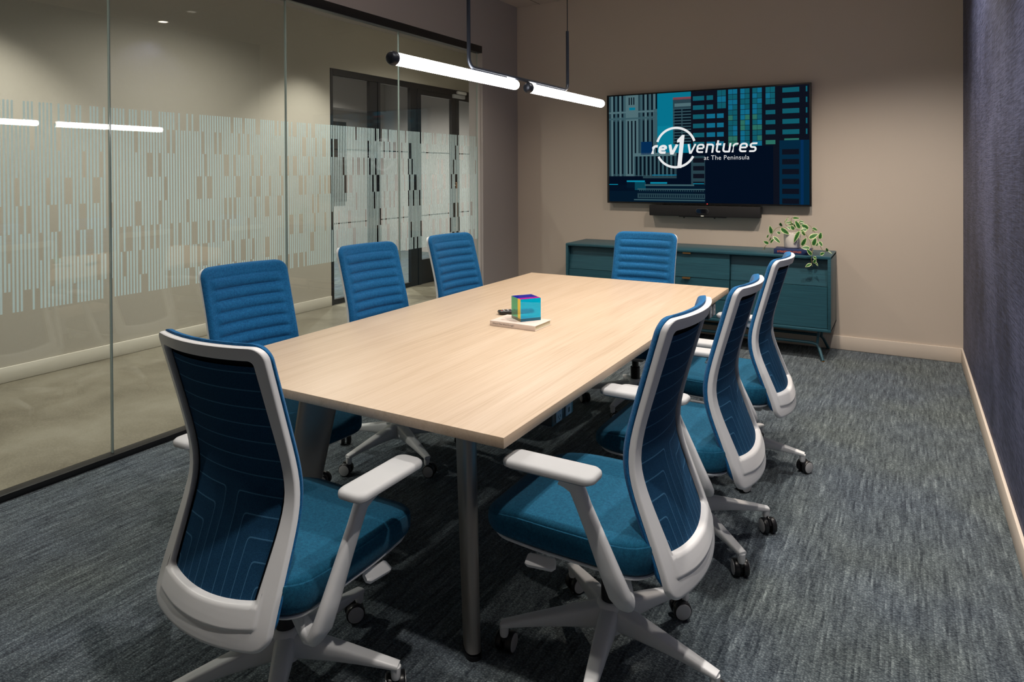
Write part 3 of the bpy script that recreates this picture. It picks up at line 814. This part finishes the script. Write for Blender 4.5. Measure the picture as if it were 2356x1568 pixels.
# logo
WHT = emis('screen_white', (.86, .87, .88), .62)
YL = TY-.0052
def ptxt(mb, txt, x0, x1, zb, ch, shear, off, space=1.0):
    """place text so it spans x0..x1 with letter height ch above the base line zb"""
    vs, fs = text_mb(txt, 1.0, shear=shear, offset=off, space=space)
    a = min(v.x for v in vs); b = max(v.x for v in vs); k = (x1-x0)/(b-a)
    hx = max(v.y for v in vs)
    kz = ch/hx
    mb.add([(x0+(v.x-a)*k, YL, zb+v.y*kz) for v in vs], fs)
lg = MB()
def arc_(cx, cz, rx, rz, a0, a1, n=8): return [(cx+rx*math.cos(math.radians(a0+(a1-a0)*i/n)), cz+rz*math.sin(math.radians(a0+(a1-a0)*i/n))) for i in range(n+1)]
def stroke(mb, pts, w, T):
    """flat ribbon of width w along pts (unit letter space), T maps to the screen"""
    L_, R2 = [], []
    for i, p in enumerate(pts):
        a = pts[max(0, i-1)]; b = pts[min(len(pts)-1, i+1)]
        d0 = Vector((p[0]-a[0], p[1]-a[1])) if i else None; d1 = Vector((b[0]-p[0], b[1]-p[1])) if i < len(pts)-1 else None
        d0 = d0.normalized() if d0 is not None and d0.length > 1e-9 else d1.normalized(); d1 = d1.normalized() if d1 is not None and d1.length > 1e-9 else d0
        n0 = Vector((-d0.y, d0.x)); n1 = Vector((-d1.y, d1.x)); m_ = (n0+n1).normalized(); k = w/2/max(.45, m_.dot(n0))
        L_.append((p[0]+m_.x*k, p[1]+m_.y*k)); R2.append((p[0]-m_.x*k, p[1]-m_.y*k))
    vs = [T(*q) for q in L_]+[T(*q) for q in R2]; n = len(pts)
    mb.add(vs, [(i, i+1, n+i+1, n+i) for i in range(n-1)])
def glyphs(w):
    h = w/2; b, t = h, 1-h           # stroke centre limits
    E_ = [(.12, .52), (.80-h, .52)]+[(.80-h, .62)]+arc_(.80-h-.22, t-.22, .22, .22, 0, 90)+arc_(h+.25, t-.25, .25, .25, 90, 180)+arc_(h+.25, b+.25, .25, .25, 180, 270)+[(.74, b)]
    S_ = [(.70, t)]+arc_(h+.20, .76, .20, t-.76, 90, 180)+arc_(h+.20, .72, .20, .20, 180, 270)+arc_(.72-h-.20, .30, .20, .22, 90, 0)+arc_(.72-h-.20, .26, .20, .26-b, 0, -90)+[(.04, b)]
    return {'r': (.52, [[(h, 0), (h, .72)]+arc_(h+.24, t-.24, .24, .24, 180, 90)+[(.54, t)]]),
            'e': (.82, [E_[1:], [(.06+h, .50), (.80-h, .50)]]),
            'v': (.80, [[(h*.6, 1), (.36, .03), (.46, .03), (.84-h*.6, 1)]]),
            'n': (.80, [[(h, 0), (h, t-.001)]+[(h+.2, t)]+arc_(.80-h-.26, t-.26, .26, .26, 90, 0)+[(.80-h, 0)]]),
            'u': (.80, [[(h, 1), (h, b+.26)]+arc_(h+.26, b+.26, .26, .26, 180, 270)+[(.80-h-.01, b), (.80-h, b+.02), (.80-h, 1)]]),
            't': (.56, [[(h+.06, 1.33), (h+.06, b+.22)]+arc_(h+.28, b+.22, .22, .22, 180, 270)+[(.54, b)], [(.0, 1-h), (.52, 1-h)]]),
            's': (.74, [S_])}
def word(mb, txt, x0, x1, zb, xh, w, gap, slant=.17):
    gl = glyphs(w); tot = sum(gl[c][0] for c in txt)+gap*(len(txt)-1); k = (x1-x0-slant*xh)/tot; o = 0
    for c in txt:
        for st in gl[c][1]: stroke(mb, st, w, lambda a, b, o=o: (x0+(o+a)*k+slant*b*xh, YL, zb+b*xh))
        o += gl[c][0]+gap
word(lg, 'ventures', -1.634, -1.045, 1.557, .078, .19, .16)
word(lg, 'rev', -1.950, -1.712, 1.556, .078, .27, .13)
# tall numeral one
one = [(-1.716, 1.430), (-1.680, 1.430), (-1.650, 1.716), (-1.672, 1.716), (-1.716, 1.672), (-1.716, 1.650), (-1.693, 1.654)]
lg.add([(x, YL, z) for x, z in one], [tuple(range(len(one)))])
ccx, ccz, ro, ri = -1.729, 1.608, .181, .161
for a0, a1 in ((18, 162), (207, 333)):
    n = 28; vs = []
    for i in range(n+1):
        a = math.radians(a0+(a1-a0)*i/n); vs += [(ccx+ro*math.cos(a), YL, ccz+ro*math.sin(a)), (ccx+ri*math.cos(a), YL, ccz+ri*math.sin(a))]
    lg.add(vs, [(2*i, 2*i+1, 2*i+3, 2*i+2) for i in range(n)])
TL(lg).build('logo', WHT, scr, smooth=False)
sb_ = MB(); ptxt(sb_, 'at The Peninsula', -1.484, -1.113, 1.497, .037, 0, -.008, 1.04); TL(sb_).build('caption', WHT, scr, smooth=False)
TL(MB().lathe([(.004, TY-.001), (.004, TY+.002)], 12, axis='y', c=(-1.46, 0, TZ0+.006))).build('standby_light', emis('red_led', (1, .05, .05), 1.2), tv)

# video bar below
vb = empty('video_bar', (-1.4935, BW, 1.012)); tag(vb, 'long black video bar with a camera lens mounted under the television', 'speaker')
def VL(b): return b.xf(Matrix.Translation((1.4935, -BW, -1.012)))
VL(MB().box(-1.962, -1.025, 5.795, 5.868, 1.014, 1.106, bev=.006)).build('casing', mat('speaker_cloth', (.012, .012, .014), .8), vb)
VL(MB().box(-1.7, -1.3, 5.86, BW-.0005, 1.03, 1.09)).build('wall_bracket', BLACKP, vb)
def stad(cx, cz, w, h, y, n=12):
    P = []
    for k in range(2*n+2):
        sg = 1 if k <= n else -1; a = -math.pi/2+math.pi*(k if k <= n else k-n-1)/n+(0 if sg > 0 else math.pi)
        P.append((cx+sg*(w/2-h/2)+h/2*math.cos(a), y, cz+h/2*math.sin(a)))
    return P
VL(MB().rings([stad(-1.495, 1.062, .112, .046, 5.7955), stad(-1.495, 1.062, .112, .046, 5.790), stad(-1.495, 1.062, .104, .038, 5.789)])).build('lens_ring', mat('dark_ring', (.05, .05, .055), .4), vb)
VL(MB().rings([stad(-1.495, 1.062, .102, .036, 5.7892), stad(-1.495, 1.062, .100, .034, 5.787)])).build('lens', mat('lens_glass', (.004, .005, .008), .05, coat=1), vb)
VL(MB().box(-1.507, -1.483, 5.7935, 5.7955, 1.018, 1.023)).build('status_light', emis('status_led', (1, .95, .75), .6), vb)
VL(MB().box(-1.70, -1.30, 5.80, 5.85, 1.0075, 1.0142, bev=.002).box(-1.66, -1.65, 5.80, 5.82, .999, 1.008).box(-1.40, -1.39, 5.80, 5.82, .999, 1.008)).build('mount_tray', BLACKP, vb)

# ------------------------------------------------------------------ credenza
CX0, CX1, CY0, CY1, CZ0, CZ1 = -2.600, -.470, 5.418, 5.862, .220, .773
cr = empty('credenza', ((CX0+CX1)/2, (CY0+CY1)/2, 0)); tag(cr, 'long low teal lacquered cabinet with drawers on a tubular base under the television', 'cabinet')
def CL(b): return b.xf(Matrix.Translation((-(CX0+CX1)/2, -(CY0+CY1)/2, 0)))
tk = .022
body = MB().box(CX0, CX1, CY0, CY1, CZ1-tk, CZ1, bev=.004).box(CX0, CX1, CY0, CY1, CZ0, CZ0+tk, bev=.004)
body.box(CX0, CX0+tk, CY0+.0005, CY1-.0005, CZ0+.004, CZ1-.004, bev=.002).box(CX1-tk, CX1, CY0+.0005, CY1-.0005, CZ0+.004, CZ1-.004, bev=.002)
body.box(CX0+.005, CX1-.005, CY1-.012, CY1-.002, CZ0+.005, CZ1-.005)
xm0, xm1 = -1.880, -1.188
for xx in (xm0, xm1): body.box(xx-.009, xx+.009, CY0+.05, CY1-.01, CZ0+tk, CZ1-tk)
CL(body).build('body', TEAL, cr, ang=30)
zi0, zi1, zm = CZ0+tk+.003, CZ1-tk-.003, .550
def slab(x0, x1, z0, z1, y0b, y0t, name, th=.018):
    v = [(x0, y0b, z0), (x1, y0b, z0), (x1, y0t, z1), (x0, y0t, z1), (x0, y0b+th, z0), (x1, y0b+th, z0), (x1, y0t+th, z1), (x0, y0t+th, z1)]
    bm = bmesh.new(); vv = [bm.verts.new(q) for q in v]
    for f in [(0, 1, 2, 3), (7, 6, 5, 4), (0, 4, 5, 1), (1, 5, 6, 2), (2, 6, 7, 3), (3, 7, 4, 0)]: bm.faces.new([vv[i] for i in f])
    bmesh.ops.bevel(bm, geom=bm.edges[:], offset=.0015, segments=2, affect='EDGES'); bm.verts.index_update()
    b = MB().add([q.co for q in bm.verts], [[q.index for q in f.verts] for f in bm.faces]); bm.free()
    return CL(b).build(name, TEAL, cr, ang=30)
for x0, x1 in ((CX0+tk+.003, xm0-.003), (xm1+.003, CX1-tk-.003)):
    slab(x0, x1, zi0, zm-.001, CY0+.010, CY0+.014, 'door')
    slab(x0, x1, zm+.001, zi1-.004, CY0+.022, CY0+.052, 'door')
for z0, z1 in ((zm+.0015, zi1), (.391, zm-.0015), (zi0, .388)):
    d = slab(xm0+.003, xm1-.003, z0, z1, CY0+.006, CY0+.024 if z1 > .7 else CY0+.006, 'drawer')
    yt = CY0+.024 if z1 > .7 else CY0+.006
    CL(MB().box(-1.558, -1.494, yt-.016, yt+.012, z1-.0005, z1+.0015).box(-1.558, -1.494, yt-.018, yt-.0155, z1-.011, z1+.0015)).build('handle', BRASS, d, smooth=False)
base = MB()
for yy, s_ in ((5.500, -1), (5.780, 1)):
    P = [(CX0+.055, yy+s_*.065, .006), (CX0+.085, yy+s_*.022, .085), (CX0+.10, yy+s_*.008, .108), (CX0+.135, yy, .117), (CX0+.2, yy, .117)]
    Q = [(CX0+CX1-a, b, c) for a, b, c in reversed(P)]
    base.loft(P+Q, (.022, .022), side=(0, 1, 0), n=12)
    for xx in (CX0+.10, CX1-.10): base.tube([(xx, yy+s_*.004, .112), (xx-math.copysign(.012, xx+1.5)*-1, yy-s_*.004, CZ0)], .010)
CL(base).build('base_frame', TEAL, cr)
ft = MB()
for yy, s_ in ((5.500, -1), (5.780, 1)):
    for xx in (CX0+.055, CX1-.055): ft.lathe([(.010, .0003), (.011, .003), (.010, .008)], 12, c=(xx, yy+s_*.065, 0))
CL(ft).build('foot_glide', BRASS, cr)

# ------------------------------------------------------------------ books
def lettering(txt, w, name, m, parent, M_, h=None):
    vs, fs = text_mb(txt, 1.0); a = min(v.x for v in vs); b = max(v.x for v in vs); k = w/(b-a)
    kz = k if h is None else h/max(v.y for v in vs)
    mb = MB().add([M_ @ Vector(((v.x-a)*k, v.y*kz, 0)) for v in vs], fs)
    return mb.build(name, m, parent, smooth=False)
VX = Matrix(((1, 0, 0, 0), (0, 0, -1, 0), (0, 1, 0, 0), (0, 0, 0, 1)))          # XY plane -> XZ plane facing -Y
def book(x, y, rz, z, w, d, h, cover, page, name, label, grp=None):
    t = empty(name, (x, y, z), rz); tag(t, label, 'book', grp)
    c = MB().box(0, w, 0, d, 0, .002, bev=.0006).box(0, w, 0, d, h-.002, h, bev=.0006).box(0, w, 0, .0025, 0, h, bev=.001)
    c.build('cover', cover, t, ang=30)
    MB().box(.004, w-.004, .0026, d-.005, .0021, h-.0021).build('pages', page, t, smooth=False)
    return t
PAGE = mat('book_pages', (.62, .58, .42), .9); INK = mat('grey_ink', (.10, .09, .09), .8); ORG = mat('orange_ink', (.85, .18, .03), .6)
b1 = book(-1.561, 2.492, math.radians(-1), TT+.0004, .225, .145, .0215, mat('cream_cover', (.72, .60, .53), .55), PAGE, 'book', 'cream book with a titled spine lying on the table under the coloured cube')
lettering('What If This Were Enough?', .108, 'spine_title', INK, b1, Matrix.Translation((.014, -.0004, .0085)) @ VX)
lettering('What If This Were Enough?', .085, 'cover_title', mat('pink_ink', (.50, .33, .29), .7), b1, Matrix.Translation((.03, .035, .0219)), h=.012)
b2 = book(-.866, 5.448, math.radians(2), CZ1+.0004, .262, .19, .036, mat('navy_cover', (.012, .028, .11), .5), PAGE, 'book', 'dark blue hardback with orange spine lettering lying under the white plant pot')
lettering('EXTRAORDINARY VOYAGES', .168, 'spine_title', ORG, b2, Matrix.Translation((.024, -.0004, .0115)) @ VX, h=.0145)

# ------------------------------------------------------------------ acrylic cube
ca = math.atan2(.081, .059); CS = .0965
cu = empty('acrylic_cube', (-1.428, 2.528, TT+.0004+.0215+.0004), ca); tag(cu, 'small transparent block in cyan, green, yellow and violet standing on the cream book', 'ornament')
def tintm(name, c, dcol, op, f0=.05):
    m = glassmat(name, c, f0); g = G(m); nt = m.node_tree
    mixn = [n for n in nt.nodes if n.type == 'MIX_SHADER'][0]
    d = g.n('ShaderNodeBsdfDiffuse'); d.inputs[0].default_value = (*dcol, 1)
    x = g.n('ShaderNodeMixShader'); x.inputs[0].default_value = op
    t = [n for n in nt.nodes if n.type == 'BSDF_TRANSPARENT'][0]
    g.l(t.outputs[0], x.inputs[1]); g.l(d.outputs[0], x.inputs[2]); g.l(x.outputs[0], mixn.inputs[1]); return m
CUM = [tintm('cyan_acrylic', (.0, .62, 1.0), (.0, .50, .95), .5), tintm('green_acrylic', (.10, .60, .35), (.05, .36, .17), .42),
       tintm('yellow_acrylic', (.97, .75, .10), (.97, .72, .06), .75), tintm('violet_blue_acrylic', (.02, .03, .5), (.004, .012, .36), .8),
       tintm('magenta_acrylic', (.5, .0, .4), (.50, .0, .34), .8), CLEAR,
       tintm('deep_teal_acrylic', (.0, .25, .4), (.0, .11, .20), .6), tintm('olive_acrylic', (.3, .35, .25), (.16, .19, .12), .6), tintm('ochre_acrylic', (.5, .4, .2), (.30, .22, .06), .6)]
s_ = CS; zb = s_*.13
cb = MB()
cb.quad((0, 0, zb), (s_, 0, zb), (s_, 0, s_), (0, 0, s_), 0).quad((0, 0, 0), (s_, 0, 0), (s_, 0, zb), (0, 0, zb), 6)
cb.quad((0, 0, zb), (0, s_*.31, zb), (0, s_*.31, s_), (0, 0, s_), 2).quad((0, 0, 0), (0, s_*.31, 0), (0, s_*.31, zb), (0, 0, zb), 8)
cb.quad((0, s_*.31, zb), (0, s_, zb), (0, s_, s_), (0, s_*.31, s_), 1).quad((0, s_*.31, 0), (0, s_, 0), (0, s_, zb), (0, s_*.31, zb), 7)
cb.quad((0, 0, s_), (s_, 0, s_), (s_, s_*.31, s_), (0, s_*.31, s_), 4)
cb.quad((0, s_*.31, s_), (s_, s_*.31, s_), (s_, s_, s_), (0, s_, s_), 3)
cb.quad((s_, 0, 0), (s_, s_, 0), (s_, s_, s_), (s_, 0, s_), 5)
cb.quad((0, s_, 0), (s_, s_, 0), (s_, s_, s_), (0, s_, s_), 5)
cb.quad((0, 0, 0), (s_, 0, 0), (s_, s_, 0), (0, s_, 0), 5)
cb.build('tinted_faces', CUM, cu, smooth=False)

# ------------------------------------------------------------------ remote control
rc = empty('remote_control', (-1.588, 2.765, TT+.0003), math.radians(48)); tag(rc, 'slim black remote control lying on the table behind the coloured cube', 'remote')
MB().loft([(-.085, 0, .010), (-.080, 0, .011), (-.04, 0, .010), (.03, 0, .008), (.082, 0, .008), (.086, 0, .007)], [(.030, .010), (.040, .018), (.044, .019), (.042, .0155), (.038, .0155), (.03, .012)], side=(0, 1, 0), n=20, sq=3.5).build('casing', BLACKP, rc)
bt = MB()
for i in range(7):
    for j in (-1, 0, 1): bt.box(-.06+i*.02-.004, -.06+i*.02+.004, j*.011-.003, j*.011+.003, .0150, .0205 if i < 4 else .0172, bev=.001, seg=1)
bt.build('buttons', GREYP, rc)
bt = MB()
for j, cc in enumerate((-1, 0, 1)): bt.box(-.075, -.069, cc*.010-.003, cc*.010+.003, .0165, .0208, mi=j)
bt.build('colour_keys', [mat('red_key', (.6, .02, .02)), mat('teal_key', (.02, .35, .35)), mat('yellow_key', (.7, .5, .05))], rc, smooth=False)

# ------------------------------------------------------------------ plant
PCX, PCY, PZ0 = -.752, 5.56, CZ1+.0004+.036+.0004
pl = empty('potted_plant', (PCX, PCY, PZ0)); tag(pl, 'trailing plant with cream edged green leaves in a white pot on the blue book', 'plant')
MB().lathe([(.001, .0005), (.046, .0005), (.052, .004), (.056, .014), (.0595, .08), (.0600, .113), (.0585, .1145), (.0565, .113), (.0555, .098), (.001, .097)], 40, cap=False).build('pot', mat('white_ceramic', (.85, .80, .74), .45), pl)
MB().lathe([(.0554, .092), (.05, .1), (.001, .102)], 24, cap=True).build('soil', mat('soil', (.03, .02, .012), .95), pl)
mL = mat('variegated_leaf', (.1, .3, .05), .42, spec=.45); g = G(mL)
uvn = g.n('ShaderNodeTexCoord'); sp_ = g.n('ShaderNodeSeparateXYZ'); g.l(uvn.outputs['UV'], sp_.inputs[0])
edge = g.math('ADD', sp_.outputs[0], g.math('MULTIPLY', g.math('SUBTRACT', g.noise(g.pos((1, 1, 1), 'Object'), 130, 3, .6), .5), .55))
g.base(g.ramp(edge, [(.0, (.015, .10, .022)), (.58, (.035, .16, .028)), (.68, (.34, .50, .16)), (.84, (.72, .76, .50))]))
leaves = MB(); stems = MB()
def leaf_at(p, tip, width, roll_=0.0, fold=.25):
    p, tip = Vector(p), Vector(tip); ax = tip-p; Ln = ax.length; ax.normalize()
    nrm = Vector((random.uniform(-.3, .3), -1, .45+roll_)).normalized(); sd = ax.cross(nrm).normalized(); nrm = sd.cross(ax).normalized()
    NU, NV = 6, 10; o = len(leaves.v)
    for j in range(NV+1):
        t = j/NV; w = width*math.sin(math.pi*t**.82)**.85*(1-.15*t) if 0 < j < NV else .0004
        for i in range(NU+1):
            s = -1+2*i/NU
            q = p+ax*(Ln*t)+sd*(s*w*.5)+nrm*(-fold*abs(s)*w*.5*-1*.35-.10*Ln*(t-.5)**2*2)
            e = max(abs(s), abs(2*t-1)**2.2)
            leaves.uv[o+j*(NU+1)+i] = (e, t); leaves.v.append(tuple(q-Vector((PCX, PCY, PZ0))))
    for j in range(NV):
        for i in range(NU): a = o+j*(NU+1)+i; leaves.f.append((a, a+1, a+NU+2, a+NU+1)); leaves.mi.append(0)
# helper: photo-measured positions on the shelf, laid out as x along the wall, z up, own depth
def W_(a, b, y):
    """crop coordinates of the plant study -> world point at depth y (measured layout of the vines)"""
    u, v = 1740+a/9.8, 480+b/9.8
    d = fwd+rt*((u-1178)/1560.45)-up*((v-784+377.66)/1560.45); t = y/d.y
    return Vector((d.x*t, y, 1.4009+d.z*t))
VINES = [  # depth list along the vine
 [(830, 470, 5.56), (600, 420, 5.54), (500, 420, 5.50), (420, 470, 5.47), (340, 600, 5.46), (290, 720, 5.45), (200, 850, 5.45), (140, 930, 5.44)],
 [(900, 470, 5.56), (1010, 500, 5.50), (1120, 590, 5.46), (1200, 710, 5.43), (1250, 850, 5.415), (1262, 1000, 5.405), (1240, 1150, 5.40), (1262, 1300, 5.40)],
 [(930, 450, 5.58), (1060, 380, 5.58), (1180, 365, 5.57), (1260, 440, 5.55), (1370, 620, 5.52), (1420, 760, 5.50), (1470, 900, 5.49), (1540, 960, 5.48), (1630, 950, 5.47), (1710, 1010, 5.46)],
 [(800, 470, 5.57), (790, 300, 5.57), (790, 220, 5.57), (840, 200, 5.57)],
 [(760, 470, 5.57), (640, 320, 5.59), (700, 205, 5.60), (740, 195, 5.60)],
]
for vn in VINES:
    P = [W_(*q)-Vector((PCX, PCY, PZ0)) for q in vn]
    Q = [P[0]]
    for i in range(len(P)-1):
        p0, p1, p2, p3 = P[max(0, i-1)], P[i], P[i+1], P[min(len(P)-1, i+2)]
        for k in range(1, 6):
            t = k/5; Q.append(.5*((2*p1)+(p2-p0)*t+(2*p0-5*p1+4*p2-p3)*t*t+(-p0+3*p1-3*p2+p3)*t**3))
    stems.tube(Q, .0016, 6)
LV = [  # base, tip, width(px), depth
 (810, 205, 985, 215, 62, 5.57), (720, 200, 640, 310, 30, 5.60), (560, 400, 545, 310, 80, 5.52), (545, 435, 745, 580, 110, 5.50), (550, 560, 455, 520, 80, 5.53),
 (345, 575, 305, 375, 95, 5.45), (380, 620, 545, 775, 85, 5.44), (310, 770, 400, 680, 75, 5.44), (285, 790, 160, 730, 80, 5.44), (240, 660, 275, 570, 40, 5.47), (300, 720, 340, 640, 35, 5.48),
 (820, 300, 640, 325, 50, 5.58), (985, 455, 875, 255, 100, 5.50), (975, 490, 840, 770, 95, 5.495), (850, 480, 780, 370, 95, 5.52), (830, 470, 680, 400, 75, 5.55), (960, 280, 1080, 300, 60, 5.60),
 (1180, 460, 1010, 350, 130, 5.56), (1150, 470, 990, 480, 95, 5.54), (1030, 500, 1100, 610, 80, 5.48), (1260, 430, 1385, 490, 70, 5.55), (1250, 500, 1370, 470, 40, 5.57),
 (1180, 670, 1400, 560, 120, 5.46), (1430, 690, 1460, 525, 90, 5.50), (1280, 840, 1345, 650, 105, 5.44), (1020, 840, 1130, 650, 100, 5.44), (1215, 880, 1015, 880, 90, 5.43), (1260, 1050, 1135, 905, 80, 5.40),
 (1410, 730, 1495, 850, 75, 5.49), (1320, 820, 1420, 780, 80, 5.52), (1245, 1235, 1100, 1310, 72, 5.395), (1280, 1085, 1365, 1120, 60, 5.40), (1290, 1230, 1350, 1130, 70, 5.39), (1340, 1200, 1390, 1290, 35, 5.40),
 (1435, 1035, 1540, 990, 75, 5.475), (1610, 965, 1575, 880, 60, 5.47), (1620, 950, 1710, 1015, 22, 5.46), (1560, 900, 1620, 950, 45, 5.475), (700, 330, 860, 350, 70, 5.60), (950, 340, 1080, 330, 80, 5.62),
 (900, 380, 1000, 300, 80, 5.60), (780, 440, 690, 400, 70, 5.60), (1000, 470, 1110, 560, 60, 5.50), (850, 430, 900, 330, 70, 5.58), (180, 930, 200, 850, 18, 5.445), (780, 330, 750, 270, 60, 5.6)]
for a, b, c, d_, w, y in LV:
    leaf_at(W_(a, b, y), W_(c, d_, y+random.uniform(-.02, .012)), w*.00036*1.08, random.uniform(-.2, .3))
stems.build('stem', mat('stem_green', (.20, .17, .06), .6), pl)
fo = leaves.build('foliage', mL, pl, ang=80)
